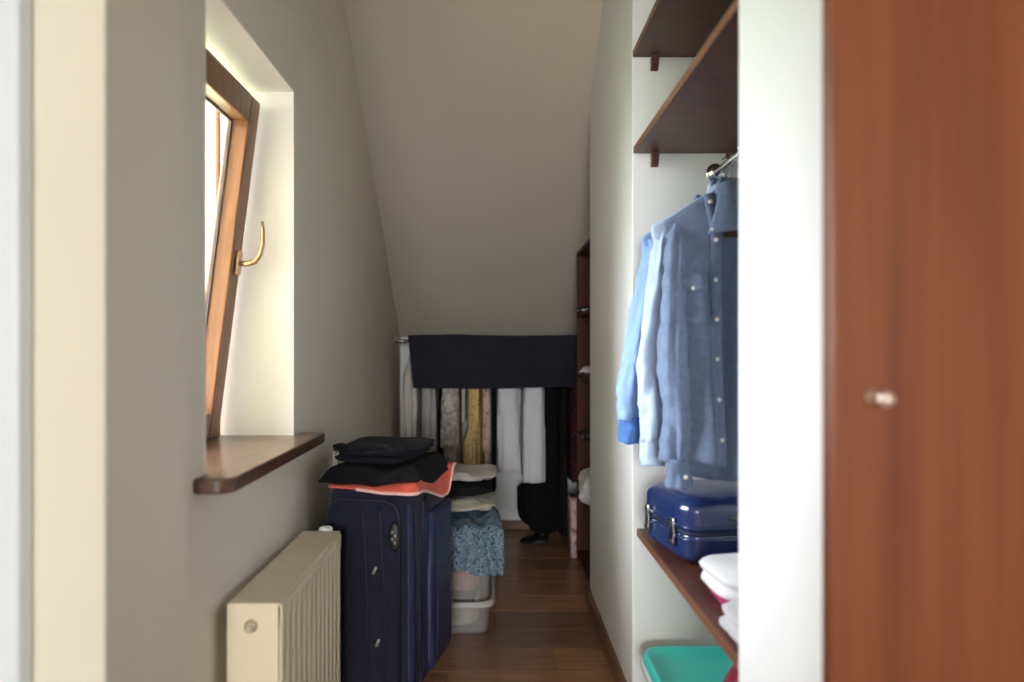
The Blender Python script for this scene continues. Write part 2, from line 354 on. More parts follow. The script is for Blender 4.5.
def shirt(name, label, cx, cy, zneck, hem, mats, gapl=.12, gapr=.05, neckw=.085, sh=.235, chest=.235, hemw=.22, thick=.05, seed=1,
          cuffz=.78, swing=(.0,.0), sleeve_y=-.045, group='shirts on the chrome rail', buttons=None, pocket=False, back_hem=0, details=True, sleeve_r=.036, right=True, cat='shirt'):
    mb_, mc_ = mats[0], mats[1]
    T = tag(empty(name, (cx,cy,hem)), label, cat, group)
    drop = 0.60                                  # shoulder slope
    def ztop(u, front):
        a = abs(u)
        z = zneck - drop*max(0, a-neckw)
        if front and a < neckw: z -= .10*(1-a/neckw)
        if not front and a < neckw: z -= .012*(1-(a/neckw)**2)
        return z
    nv = 44
    def W(t): return hemw + (chest-hemw)*smooth(0,.75,t)
    def sheet(us, front, hz, nm, mat, sd):
        rings = []
        for k in range(nv+1):
            t = k/nv; row = []
            for s in us:
                u = s*W(t) if t < .8 else s*(W(t)+(sh-W(t))*smooth(.8,1,t))
                zt = ztop(s*sh, front); hh = hz + .03*(abs(s)**3)*(1 if hz < zneck else 0)
                z = hh + (zt-hh)*t
                e = max(0, 1-abs(s)**3)
                y_ = thick*(.35+.65*e)*(1-smooth(.78,1,t)*.82)*(1-.15*t)
                fo = (.028*N(u*16, t*1.3, 0, sd)+.012*N(u*7, t*4, 2, sd)+.005*N(u*30, t*12, 2, sd))*(1-smooth(.70,.93,t)*.95)
                row.append((cx+u+.012*N(t*2.2, s*2, 5, sd), cy+(-y_ if front else y_)+fo, z))
            rings.append(row)
        return MB().loft(rings, closed=False, cap=False).build(nm, mat, T, solid=.0022)
    def lin(a, c, n): return [a+(c-a)*i/(n-1) for i in range(n)]
    fl_ = sheet(lin(-1, -gapl/W(.6), 26), True, hem, 'front_panel', mb_, seed)
    sheet(lin(gapr/W(.6), 1, 26), True, hem, 'front_panel', mb_, seed+11)
    sheet(lin(-1, 1, 44), False, hem-back_hem, 'back_panel', mats[2] if len(mats) > 2 else mb_, seed+21)
    # sleeves with cuffs
    for sd_ in ((-1, 1) if right else (-1,)):
        x0_ = cx+sd_*(sh-.030); zt = zneck-drop*(sh-neckw)-.012
        x2 = x0_+sd_*swing[0]; x3 = x0_+sd_*swing[1]
        yS = cy+sleeve_y
        z3 = cuffz + (.02 if sd_ > 0 else 0)
        path = [(x0_-sd_*.012,cy,zt+.004),(x0_-sd_*.002,cy+sleeve_y*.2,zt-.05),(x0_+(x2-x0_)*.45,cy+sleeve_y*.6,zt-.17),(x2,yS,(zt+z3)/2-.02),(x3,yS,z3+.16),(x3,yS,z3+.065)]
        r = sleeve_r
        tube_cloth(MB(), path, [.018,.030,.034*r/.036,r,r*.92,.027], [.008,.034,.040,.036,.032,.026], seed=seed+(2 if sd_>0 else 1), wr=.014, rings_n=46, fold=7).build('sleeve', mb_, T)
        cf = tube_cloth(MB(), [(x3,yS,z3+.07),(x3+.002,yS,z3+.035),(x3+.003,yS,z3)], [.028,.030,.031], [.026,.027,.028], seed=seed+7, wr=.004, rings_n=8).build('cuff', mc_, T)
        if details:
            MB().lathe([(.0055,0),(.0055,.002),(.003,.0026)], (x3+.012,yS-.0270,z3+.03), (0,-1,0), 12).build('button', mats[3], cf)
    # collar: two turned-down leaves and the band round the back of the neck
    for sd_ in (-1, 1):
        A, B_, C_, D_ = (neckw+.004,.004,-.012), (neckw+.046,-.122,-.052), (neckw-.036,-.114,-.064), (neckw-.032,.012,-.006)
        rows = []
        for i_ in range(13):
            v = i_/12; row = []
            for k in range(13):
                u = k/12
                pa = [A[q]+(B_[q]-A[q])*v for q in range(3)]; pd = [D_[q]+(C_[q]-D_[q])*v for q in range(3)]
                p_ = [pa[q]+(pd[q]-pa[q])*u for q in range(3)]
                bul = math.sin(math.pi*u)*.007+math.sin(math.pi*v)*.010
                row.append((cx+sd_*p_[0], cy+p_[2]-bul-.006, zneck+p_[1]+.004*math.sin(math.pi*u)*(1-v)))
            rows.append(row)
        lf = MB().loft(rows, closed=False, cap=False).build('collar', mc_, T, solid=.0028)
        if details:
            for q in (B_, C_):
                MB().lathe([(.0045,0),(.0045,.002),(.0025,.0026)], (cx+sd_*(q[0]+(.006 if q is C_ else -.010)),cy+q[2]-.0080,zneck+q[1]+.010), (0,-1,0), 10).build('button', mats[3], lf)
    rows = []
    for k in range(25):
        a = R(-100+200*k/24)
        rows.append([(cx+math.sin(a)*(neckw-.006+e), cy+math.cos(a)*.040-.004, zneck-.012+z_-.030*smooth(.2,-.2,math.cos(a))) for e, z_ in ((0,0),(.0,.025),(.004,.040),(.012,.030),(.018,.004))])
    MB().loft(rows, closed=False, cap=False).build('collar_band', mc_, T, solid=.0025)
    if details:
        # placket strip and buttons down the opened left front edge
        us = [-gapl-.024, -gapl-.012, -gapl+.002]
        def pt(u, z):
            t = (z-hem)/(ztop(-gapl,True)-hem); s = u/W(.6)
            uu = s*W(t) if t < .8 else s*(W(t)+(sh-W(t))*smooth(.8,1,t))
            e = max(0,1-abs(s)**3); y_ = thick*(.35+.65*e)*(1-smooth(.78,1,t)*.82)*(1-.15*t)
            fo = (.028*N(uu*16,t*1.3,0,seed)+.012*N(uu*7,t*4,2,seed)+.005*N(uu*30,t*12,2,seed))*(1-smooth(.70,.93,t)*.95)
            return Vector((cx+uu+.012*N(t*2.2,s*2,5,seed), cy-y_+fo-.0042, z))
        zt_ = ztop(-gapl, True)-.012
        rows = [[pt(u, hem+.008+(zt_-hem-.008)*k/60) for u in us] for k in range(61)]
        pl = MB().loft(rows, closed=False, cap=False).build('placket', mc_, T, solid=.0022)
        for k in range(7):
            q = pt(-gapl-.011, hem+.07+(zt_-hem-.09)*k/6)
            MB().lathe([(.0052,0),(.0052,.0022),(.003,.0028)], q, (0,-1,0), 12).build('button', mats[3], pl)
        for u_, z_ in ((-gapl+.006, zneck-.098), (-gapl+.055, zneck-.098)):
            q = Vector((cx+u_-.006, cy-.075, z_))
        if pocket:
            pc = [[pt(u, z) + Vector((0,-.001,0)) for u in lin(-.212,-.155,8)] for z in lin(1.155,1.265,10)]
            pk = MB().loft(pc, closed=False, cap=False).build('pocket', mc_, T, solid=.0022)
            fc = [[pt(u, z) + Vector((0,-.0035,0)) for u in lin(-.215,-.152,9)] for z in lin(1.242,1.280,6)]
            for i, p in enumerate(fc[0]): p.z -= .012*(1-abs(i-4)/4)
            MB().loft(fc, closed=False, cap=False).build('pocket_flap', mc_, pk, solid=.0025)
            MB().lathe([(.005,0),(.005,.002),(.003,.0026)], pt(-.183,1.243)+Vector((0,-.004,0)), (0,-1,0), 12).build('button', mats[3], pk)
    return T
M_denim = cloth('chambray_blue', (0.145,0.195,0.295), 0.13, 0.5, 60)
M_denim2 = cloth('chambray_blue_seams', (0.130,0.178,0.275), 0.13, 0.5, 60)
M_denimin = cloth('chambray_inside', (0.135,0.180,0.270), 0.10, 0.5, 60)
M_pale = cloth('pale_blue_cotton', (0.42,0.53,0.71), 0.05, 0.3, 30)
M_sky = cloth('sky_blue_cotton', (0.27,0.42,0.70), 0.06, 0.3, 30)
M_skyc = cloth('strong_blue_cuff', (0.08,0.19,0.48), 0.08, 0.3, 30)
M_btn = nmat('pearl_button', (0.75,0.70,0.68), 0.25)
shirt('denim_shirt', 'open mid-blue chambray shirt with breast pocket, nearest on the rail', .657, 1.83, 1.492, .812, (M_denim,M_denim2,M_denimin,M_btn),
      gapl=.118, gapr=.04, neckw=.108, sh=.246, chest=.228, hemw=.212, seed=4, cuffz=.760, swing=(.008,-.004), sleeve_y=-.004, pocket=True, back_hem=.045, sleeve_r=.036)
shirt('pale_shirt', 'pale whitish blue shirt hanging just behind the chambray shirt', .655, 1.970, 1.515, .770, (M_pale,M_pale,M_pale,M_btn),
      gapl=.01, gapr=.01, neckw=.088, sh=.244, chest=.225, hemw=.215, seed=14, cuffz=.795, swing=(.030,.034), sleeve_y=-.012, details=False, sleeve_r=.036)
shirt('sky_blue_shirt', 'light blue shirt with darker blue cuff, farthest left on the rail', .655, 2.110, 1.505, .790, (M_sky,M_skyc,M_sky,M_btn),
      gapl=.01, gapr=.01, neckw=.088, sh=.244, chest=.225, hemw=.210, seed=24, cuffz=.835, swing=(.046,.066), sleeve_y=-.010, details=False, sleeve_r=.036)
dn = bpy.data.objects['denim_shirt']
nl = box('neck_label', (.566,1.846,1.372),(.604,1.849,1.412), cloth('brown_label',(0.07,0.035,0.025),.2), dn); nl['label'] = 'dark brown neck label'
def hanger(cx, cy, zneck, zrod, label, mat, neckw=.09, sh=.165):
    t = tag(empty('clothes_hanger', (cx,cy,zneck-.06)), label, 'hanger', 'hangers on the chrome rail')
    pts = []
    for k in range(21):
        u = -sh+2*sh*k/20; pts.append((cx+u, cy, zneck-.066-.62*max(0,abs(u)-.075)))
    MB().tube(pts, [.0045]*21, 10).build('shoulder_bar', mat, t)
    zc = zrod+.0125; pts = [(cx,cy,zneck-.066),(cx,cy,zrod-.045)]
    rr_ = .0165
    for k in range(9): a = R(-60+k*30); pts.append((cx+rr_*math.cos(a)*(1 if k else .6), cy, zrod+rr_*math.sin(a)))
    MB().tube(pts, .0022, 8).build('hook', M_chrome, t)
M_hang = nmat('dark_hanger_plastic', (0.02,0.02,0.025), 0.4)
hanger(.657,1.842,1.480,1.622,'dark hanger inside the chambray shirt collar', M_hang)
hanger(.655,1.970,1.515,1.622,'dark hanger inside the pale whitish blue shirt', M_hang)
hanger(.655,2.110,1.505,1.622,'dark hanger inside the light blue shirt at the far end', M_hang)

# ---------------------------------------------------------------- soft goods helpers
def superell(a, b_, n, th):
    c, s = math.cos(th), math.sin(th)
    return a*math.copysign(abs(c)**(2/n), c), b_*math.copysign(abs(s)**(2/n), s)
def folded(name, mat, c, lx, ly, h, rz=0, layers=3, seed=0, rough=.006, n=5, sag=.0, parent=None, lump=.004):
    """a folded textile: rounded slab with layer creases at its sides and a soft uneven top"""
    rings = []; nz = layers*4; cz, sz = math.cos(rz), math.sin(rz); seg = 56
    def P(x, y, z): return (c[0]+x*cz-y*sz, c[1]+x*sz+y*cz, c[2]+z)
    prof = [(.0,.0)]
    for k in range(nz+1):
        t = k/nz; crease = abs(math.sin(math.pi*layers*t))**.5
        prof.append((1-.035*(1-crease) , t))
    ins = [(1-.04,.0)]
    for r_, t in prof[1:]:
        ring = []
        for j in range(seg):
            x, y_ = superell(lx/2, ly/2, n, 2*math.pi*j/seg)
            d = r_ - (.02 if t in (0,1) else 0)
            q = 1+ (rough/min(lx,ly))*2*N(x*9, y_*9, t*layers*1.5, seed)
            ring.append(P(x*d*q, y_*d*q, h*t + lump*N(x*7,y_*7,t*2,seed+2)*(t) - sag*(x*2/lx)**2*t))
        rings.append(ring)
    for r_ in (.86,.66,.44,.22,.03):             # soft top
        ring = []
        for j in range(seg):
            x, y_ = superell(lx/2*r_, ly/2*r_, 2+(n-2)*r_, 2*math.pi*j/seg)
            ring.append(P(x, y_, h+.004+lump*1.6*N(x*9,y_*9,3,seed+2) - sag*(x*2/lx)**2))
        rings.append(ring)
    return MB().loft(rings).build(name, mat, parent)
def sheet(name, fn, nu, nv, mat, th=.003, parent=None):
    rings = [[fn(i/(nu-1), j/(nv-1)) for i in range(nu)] for j in range(nv)]
    return MB().loft(rings, closed=False, cap=False).build(name, mat, parent, solid=th)

# ---------------------------------------------------------------- blue hard suitcase on the lower shelf
M_shell = nmat('blue_polycarbonate', (0.012,0.028,0.105), 0.20, 0.0, 0.1, 4, 0.05, 300, spec=0.6, coat=0.4)
M_shell2 = nmat('blue_seam_rubber', (0.008,0.012,0.035), 0.5)
ZS = .562
hs = tag(empty('hard_suitcase', (.634,1.995,ZS), R(10.5)), 'glossy dark blue hard shell suitcase lying flat on lower shelf', 'suitcase')
hw, hl, hh = .40, .30, .168                    # x, y, z
def shell(z0, z1, s0, s1, ribs):
    rings = []; seg = 96
    steps = 10
    for k in range(steps+1):
        t = k/steps; z = z0+(z1-z0)*t
        ins_b = .022*(1-min(1, t/.35))**2 if s0 else 0
        ins_t = .026*max(0,(t-.65)/.35)**2 if s1 else 0
        ring = []
        for j in range(seg):
            th = 2*math.pi*j/seg
            x, y_ = superell(hw/2-ins_b-ins_t, hl/2-ins_b-ins_t, 7, th)
            g = 0
            if ribs and .22 < t < .9:            # vertical ribs on the two short ends and long sides
                g = .0035*max(0, math.cos(y_*2*math.pi/.052))*(abs(x) > hw/2-.03)
            ring.append((x+math.copysign(g,x), y_, z))
        rings.append(ring)
    if s1:
        for r_ in (.93,.8,.5,.2,.02): rings.append([( *superell((hw/2-.026)*r_,(hl/2-.026)*r_,2+5*r_,2*math.pi*j/seg), z1+.003*(1-r_)) for j in range(seg)])
    else: pass
    return MB().loft(rings)
lo_ = shell(.004,.080,True,False,False).build('lower_shell', M_shell, hs, local=True)
up_ = shell(.086,hh,False,True,True).build('upper_shell', M_shell, hs, local=True)
MB().loft([[(*superell(hw/2+.001,hl/2+.001,7,2*math.pi*j/96), z) for j in range(96)] for z in (.0795,.0815,.0845,.0865)]).build('seam_gasket', M_shell2, hs, local=True)
for r_, z_ in ((hw,.069),(hw,.098)):
    MB().loft([[(*superell(hw/2+e,hl/2+e,7,2*math.pi*j/96), z) for j in range(96)] for e, z in ((0,z_-.004),(.004,z_-.002),(.004,z_+.002),(0,z_+.004))]).build('moulded_rim', M_shell, hs, local=True)
def latch(x, y_, nx, ny):
    tx, ty = -ny, nx; b = MB()
    b2 = [(0,.112),(.006,.114),(.0095,.104),(.008,.094),(.0075,.066),(.010,.052),(.005,.044),(0,.046)]
    ring = []
    for wv in (-.011,.011): ring.append([(x+nx*(d+.002)+tx*wv, y_+ny*(d+.002)+ty*wv, z) for d, z in b2])
    b.loft(ring, smooth=False)
    l_ = b.build('latch', M_chrome, hs, local=True, bevel=.003)
    l_['label'] = 'chrome latch'
    MB().lathe([(.006,0),(.006,.003),(.004,.004)], (x+nx*.010,y_+ny*.010,.053), (nx,ny,0), 14).build('latch_button', M_blackrub, l_, local=True)
latch(-hw/2-.001,-.078,-1,0); latch(-hw/2-.001,.085,-1,0)
bd = MB().loft([[(-.065+ .027*r*math.cos(2*math.pi*j/24), -hl/2-d, 0.122+.0085*r*math.sin(2*math.pi*j/24)) for j in range(24)] for r, d in ((1,-.002),(1,.0025),(.85,.0035))]).build('oval_badge', nmat('pewter_badge', (0.10,0.10,0.12), 0.35, 0.7), hs, local=True)
MB().loft([[(.03+ (.10 if abs(math.cos(2*math.pi*j/24))>0 else 0)*math.cos(2*math.pi*j/24), -hl/2-d, .083+.006*math.sin(2*math.pi*j/24)) for j in range(24)] for d in (-.002,.003)]).build('long_handle_strip', M_blackrub, hs, local=True)
for sx in (-1,1):
    for sy in (-1,1): MB().lathe([(.014,0),(.014,.010),(.010,.012)], (sx*(hw/2-.06), sy*(hl/2-.05), -.0), (0,0,1), 14).build('foot', M_blackrub, hs, local=True)

# folded things on the lower shelf, nearer the camera
M_linen = cloth('white_linen', (0.62,0.62,0.63), 0.03)
M_magenta = cloth('magenta_cotton', (0.35,0.02,0.10), 0.1)
M_darkred = cloth('dark_red_quilt', (0.20,0.012,0.035), 0.15, 0.4, 20, sheen=.3)
tag(folded('folded_cloth', M_magenta, (.650,1.60,.563), .36, .20, .016, R(4), 1, 31), 'magenta folded cloth peeking out under white cloth on lower shelf', 'folded cloth', 'folded cloths on the lower shelf')
tag(folded('folded_cloth', M_linen, (.640,1.610,.586), .365, .22, .048, R(4), 2, 32, lump=.008), 'white folded cloth next to the blue hard suitcase', 'folded cloth', 'folded cloths on the lower shelf')
tag(folded('folded_cloth', cloth('grey_white_linen',(0.50,0.49,0.50),0.04), (.625,1.395,.563), .385, .17, .050, R(0), 2, 33, lump=.006), 'white folded cloth on lower shelf nearest the white partition', 'folded cloth', 'folded cloths on the lower shelf')

# turquoise lidded box and dark red bag on the niche floor
tb = tag(empty('storage_bin', (.565,1.98,0)), 'white plastic bin with turquoise lid under the lower shelf', 'storage bin')
def rring(lx, ly, z, n=6, c=(.565,1.98), seg=64): return [(c[0]+superell(lx/2,ly/2,n,2*math.pi*j/seg)[0], c[1]+superell(lx/2,ly/2,n,2*math.pi*j/seg)[1], z) for j in range(seg)]
M_binw = nmat('white_bin_plastic', (0.72,0.76,0.74), 0.4); M_turq = nmat('turquoise_plastic', (0.055,0.68,0.58), 0.38, 0, .03, 4)
MB().loft([rring(.24,.30,.001),rring(.25,.31,.010),rring(.285,.345,.205),rring(.318,.372,.210),rring(.318,.372,.2175)]).build('bin_body', M_binw, tb)
MB().loft([rring(.296,.356,.2185),rring(.304,.364,.222),rring(.304,.364,.235),rring(.294,.354,.243),rring(.27,.33,.244),rring(.262,.322,.240),rring(.10,.12,.240)]).build('lid', M_turq, tb)
rb = tag(empty('red_bag', (.605,1.60,0)), 'dark red quilted round bag beside the turquoise lidded bin', 'bag')
b = MB(); rings = []
for k in range(25):
    t = k/24; r = .135*(max(0.02,math.sin(math.pi*min(.97,max(.06,t*.97+.02))))**.35)
    rings.append([(.605+r*(1+.03*math.cos(12*th+2*t)+.05*N(math.cos(th)*2,math.sin(th)*2,t*4,9))*math.cos(th), 1.60+r*(1+.03*math.cos(12*th))*math.sin(th), .452*t) for th in [2*math.pi*j/60 for j in range(60)]])
b.loft(rings).build('bag_body', M_darkred, rb)
MB().tube([(.605+.05*math.cos(R(a)),1.60,.44+.035*math.sin(R(a))) for a in range(0,181,20)], .007, 8).build('strap', M_darkred, rb)

# ================================================================== LEFT: radiator
rd = tag(empty('radiator', (-.49,1.84,.02)), 'cream enamelled panel radiator under the window sill', 'radiator')
ry0, ry1, rx0, rx1, rz0, rz1 = 1.535, 2.14, -.548, -.437, .09, .578
b = MB(); prof = []                                # corrugated front panel as a profile along y
npitch = 12; p_ = (ry1-ry0-.05)/npitch; pts = [(ry0+.002,rx1-.004),(ry0+.02,rx1-.002)]
for k in range(npitch):
    y0_ = ry0+.025+k*p_
    pts += [(y0_+p_*.08,rx1-.002),(y0_+p_*.22,rx1-.013),(y0_+p_*.48,rx1-.013),(y0_+p_*.62,rx1-.002)]
pts += [(ry1-.02,rx1-.002),(ry1-.002,rx1-.004)]
rows = []
for z, f in ((rz0+.002,0),(rz0+.035,0),(rz0+.055,1),(rz1-.055,1),(rz1-.035,0),(rz1-.010,0),(rz1-.004,-1)):
    rows.append([((rx1-.002 + (x_-(rx1-.002))*max(0,f)) - (.006 if f < 0 else 0), y_, z) for y_, x_ in pts])
MB().loft(rows, closed=False, cap=False).build('front_panel', M_rad, rd, solid=.0025)
box('end_panel', (rx0,ry0-.002,rz0),(rx1-.006,ry0+.001,rz1-.002), M_rad, rd, bevel=.001)
box('end_panel', (rx0,ry1-.001,rz0),(rx1-.006,ry1+.002,rz1-.002), M_rad, rd, bevel=.001)
tg = box('top_cover', (rx0,ry0-.002,rz1-.004),(rx1-.004,ry1+.002,rz1), M_rad, rd, bevel=.0015)
box('rear_panel', (rx0,ry0,rz0),(rx0+.012,ry1,rz1-.005), M_rad, rd)
pz, py_ = rz1-.046, ry0
MB().lathe([(.0135,0),(.0135,.004),(.011,.006),(.011,.012),(.0085,.013),(.0085,.010),(.003,.0095)], ((rx0+rx1)/2-.006,ry0-.002,pz), (0,-1,0), 24).build('bleed_plug', nmat('plug_nickel',(0.55,0.47,0.36),0.35,.5), rd)
b = MB(); rings = []
for r, h_ in ((.014,0),(.021,.006),(.022,.03),(.019,.055),(.012,.060)):
    rings.append([(-.488+r*(1+.05*math.cos(14*th))*math.cos(th), ry1+.004+.018+r*(1+.05*math.cos(14*th))*math.sin(th), rz1-.052+h_) for th in [2*math.pi*j/84 for j in range(84)]])
b.loft(rings); b.tube([(-.488,ry1+.020,rz1-.05),(-.488,ry1+.020,rz1-.075),(-.488,ry1-.003,rz1-.075)], .009, 10)
b.build('thermostat_head', nmat('valve_white_plastic',(0.8,0.78,0.74),0.4), rd)
for yy in (1.64, 2.04): box('wall_bracket', (XL+.0005,yy-.015,.12),(rx0+.001,yy+.015,.50), M_rad, rd)
MB().tube([(-.49,1.60,.10),(-.49,1.60,-.002)], .009, 12).build('supply_pipe', M_rad, rd)
MB().tube([(-.49,1.66,.10),(-.49,1.66,-.002)], .009, 12).build('supply_pipe', M_rad, rd)

# small cream wall socket above the suitcase
sk = tag(empty('wall_socket', (XL,2.70,.70)), 'small cream wall socket on left wall above the suitcase', 'socket')
box('socket_plate', (XL,2.655,.66),(XL+.010,2.735,.74), nmat('cream_plastic',(0.70,0.63,0.50),0.4), sk, bevel=.003)
MB().lathe([(.028,0),(.028,.006),(.022,.008),(.020,.003)], (XL+.009,2.695,.70), (1,0,0), 24).build('socket_ring', nmat('cream_plastic',(0.7,.63,.5),0.4), sk)

# ================================================================== navy soft suitcase
sc_w, sc_l, sc_h = .262, .45, .665
ns = tag(empty('soft_suitcase', (-.342,2.45,.0), R(-12)), 'large upright navy fabric suitcase next to the radiator', 'suitcase')
def rbox(w_, l_, z0, z1, rad, off=(0,0), top=.05, n=None, seg=72):
    """upright soft box: rounded plan, rounded top"""
    rings = []
    for k in range(21):
        t = k/20; z = z0+(z1-z0)*t
        it = 0
        dz = z1-z
        if dz < top: it = top-math.sqrt(max(0, top*top-(top-dz)**2))
        if z-z0 < .03: it = max(it, .03-math.sqrt(max(0,.0009-(.03-(z-z0))**2)))
        rings.append([(off[0]+superell(w_/2-it,l_/2-it,rad,2*math.pi*j/seg)[0]+.003*N(j*.3,z*5,0,3), off[1]+superell(w_/2-it,l_/2-it,rad,2*math.pi*j/seg)[1], z) for j in range(seg)])
    zz = [z0+(z1-z0)*t/30 for t in range(0,0)]
    return MB().loft(rings)
def dome(w_, l_, z0, z1, rad, off=(0,0), r=.042, seg=80):
    rings = []
    zs_ = [z0, z0+.008, z0+.02, z0+.035] + [z0+.035+(z1-r-z0-.035)*k/14 for k in range(1,15)]
    for z in zs_:
        d = max(0, .03-(z-z0)); it = .03-math.sqrt(max(0,.0009-d*d))
        rings.append((it*.6, z))
    for k in range(1,9): a = R(90*k/8); rings.append((r*(1-math.cos(a)), z1-r+r*math.sin(a)))
    return MB().loft([[(off[0]+superell(w_/2-it,l_/2-it,rad,2*math.pi*j/seg)[0]+.0035*N(j*.25,z*6,0,3), off[1]+superell(w_/2-it,l_/2-it,rad,2*math.pi*j/seg)[1]+.0035*N(j*.25,z*6,4,3), z) for j in range(seg)] for it, z in rings])
dome(sc_w, sc_l, .035, sc_h+.025, 7).build('body', M_navy, ns, local=True)
# end face towards the camera: arched raised panel, piping, seams, pulls, grab handle
fy = -sc_l/2
def arch(wd, z0, z1, r, d, x=0):
    pts = [(x-wd/2,z0)]
    for k in range(9): a = R(180-90*k/8); pts.append((x-wd/2+r+r*math.cos(a), z1-r+r*math.sin(a)))
    for k in range(9): a = R(90-90*k/8); pts.append((x+wd/2-r+r*math.cos(a), z1-r+r*math.sin(a)))
    return pts+[(x+wd/2,z0)]
ap = arch(.226,.06,.650,.050,0,-.002)
b = MB().loft([[(x,fy+.006,z) for x,z in ap],[(x,fy-.006,z) for x,z in ap],[(x*.95-.0006,fy-.011,z*.985+.004) for x,z in ap]], cap=True)
b.build('pocket_panel', M_navy, ns, local=True)
MB().tube([(x,fy-.007,z) for x,z in ap], .0042, 8).build('piping', nmat('navy_piping',(0.012,0.012,0.022),0.6), ns, local=True)
for x in (.006,.060):
    MB().tube([(x+.010*math.sin(z*6),fy-.0115,z) for z in [.07+.56*k/24 for k in range(25)]], .0032, 8).build('zipper', nmat('navy_zip_tape',(0.006,0.006,0.010),0.45), ns, local=True)
def pull(x, z, tilt):
    o = MB().loft([[(x+(dx*math.cos(tilt)-dz*math.sin(tilt))*s, fy-.0125-d, z+(dx*math.sin(tilt)+dz*math.cos(tilt))*s) for dx,dz in ((-.0045,.010),(-.002,.013),(.002,.013),(.0045,.010),(.0045,-.010),(.002,-.013),(-.002,-.013),(-.0045,-.010))] for s,d in ((1,0),(1,.003),(.7,.0042))])
    o = o.build('zip_pull', M_steelzip, ns, local=True); o['label'] = 'pale metal zip pull'
pull(.038,.445,R(-25)); pull(.047,.232,R(-22))
hb = MB(); rings = [(1,0),(1,.008),(.8,.014)]
hb.loft([[(.100+.0165*s*math.cos(a)*(1),fy-.009-d,.548+.044*s*math.copysign(abs(math.sin(a))**.7,math.sin(a))) for a in [2*math.pi*j/28 for j in range(28)]] for s,d in rings])
lk = hb.build('lock_plate', M_blackrub, ns, local=True); lk['label'] = 'black oval combination lock'
b = MB()
for i_, (dx,dz) in enumerate(((-.004,.014),(.005,.004),(-.004,-.006),(.004,-.016))): b.box((.100+dx-.003,fy-.0245,.548+dz-.004),(.100+dx+.003,fy-.022,.548+dz+.004))
b.build('lock_dial', nmat('grey_dial',(0.35,0.33,0.31),0.4,.5), lk, local=True)
# long side towards the passage: satin gusset with the bluish light in its colour, zips and lower outer pocket
sx_ = sc_w/2
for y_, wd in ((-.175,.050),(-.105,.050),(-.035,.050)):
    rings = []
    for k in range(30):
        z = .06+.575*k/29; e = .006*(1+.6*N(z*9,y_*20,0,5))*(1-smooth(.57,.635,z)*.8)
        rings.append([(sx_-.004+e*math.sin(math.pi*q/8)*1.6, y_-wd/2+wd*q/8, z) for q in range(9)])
    MB().loft(rings, closed=False, cap=False).build('side_gusset', M_navylit, ns, local=True, solid=.003)
for y_ in (-.140,-.070):
    MB().tube([(sx_+.003,y_+.002*math.sin(z*9),z) for z in [.06+.57*k/24 for k in range(25)]], .0032, 8).build('zipper', nmat('navy_zip_tape',(0.006,0.006,0.010),0.45), ns, local=True)
dome(.036,.235,.06,.575,5,(sx_+.003,.098),.016).build('outer_pocket', M_navylit, ns, local=True)
MB().tube([(sx_+.0215,.03,z) for z in [.08+.46*k/20 for k in range(21)]], .0016, 8).build('zipper', M_navylit, ns, local=True)
for sx in (-1,1):
    for sy in (-1,1):
        MB().lathe([(.012,-.011),(.022,-.009),(.022,.009),(.012,.011)], (sx*.09,sy*.17,.0225), (1,0,0), 18).build('wheel', M_blackrub, ns, local=True)
        MB().box((sx*.09-.016,sy*.17-.02,.030),(sx*.09+.016,sy*.17+.02,.05)).build('wheel_housing', M_blackrub, ns, local=True, bevel=.004)
# clothes stacked on the suitcase
ZT = sc_h+.032
cs, sn = math.cos(R(-12)), math.sin(R(-12))
def sloc(x, y_): return (-.342+x*cs-y_*sn, 2.45+x*sn+y_*cs)
M_coral = cloth('coral_lining', (0.66,0.10,0.06), 0.08, 0.2); M_pinkhem = cloth('pale_pink_piping', (0.80,0.50,0.45), 0.1)
M_blackf = cloth('black_fleece', (0.007,0.007,0.008), 0.3, 0.7, 40, sheen=.02); M_navyf = cloth('dark_navy_denim', (0.008,0.008,0.014), 0.3, 0.5, 40, sheen=.02)
jk = tag(empty('folded_jacket', (*sloc(0,0),ZT)), 'black folded jacket with coral red lining showing, on navy suitcase', 'jacket', 'clothes on the navy suitcase')
def lining(u, v):
    front = smooth(.09,0,v); side = smooth(.84,1,u)
    x = -.104+.251*min(u,.84)/.84 + .024*side; y_ = -.232+.42*v-.016*front
    z = ZT+.006 + .006*math.sin(u*5.2+.9)*front - max(.022*front, side*(.024+.062*smooth(0,.7,v))*(1-smooth(.72,1,v)*1.3))
    X, Y = sloc(x, y_-.004*math.sin(u*6)*front); return (X, Y, z+.002*N(u*8,v*8,0,4))
sheet('lining', lining, 50, 40, M_coral, .005, jk)
MB().tube([Vector(lining(i/60,0))+Vector((0,-.001,-.001)) for i in range(18,60)], .0048, 8).build('hem_piping', M_pinkhem, jk)
MB().tube([Vector(lining(1,i/40))+Vector((.001,0,0)) for i in range(0,40)], .0045, 8).build('hem_piping', M_pinkhem, jk)
def jtop(u, v):
    x = -.138+.298*u; y_ = -.247+.43*v
    e = min(u/.12, (1-u)/.10, v/.14, (1-v)/.14, 1); e = 1-(1-max(0,e))**2
    z = ZT+.012+.026*e - .028*smooth(.86,1,u)*smooth(0,.5,v) + .010*N(u*4,v*4,1,6) + .012*math.sin(u*7+v*2)*.5*e - .010*smooth(.15,0,v)
    X, Y = sloc(x+.010*N(u*3,v*3,4,2), y_+.014*N(u*5,v*2,7,2)+ .03*smooth(.55,.95,u)*smooth(.3,0,v)); return (X, Y, z)
sheet('outer_shell', jtop, 56, 46, M_blackf, .006, jk)
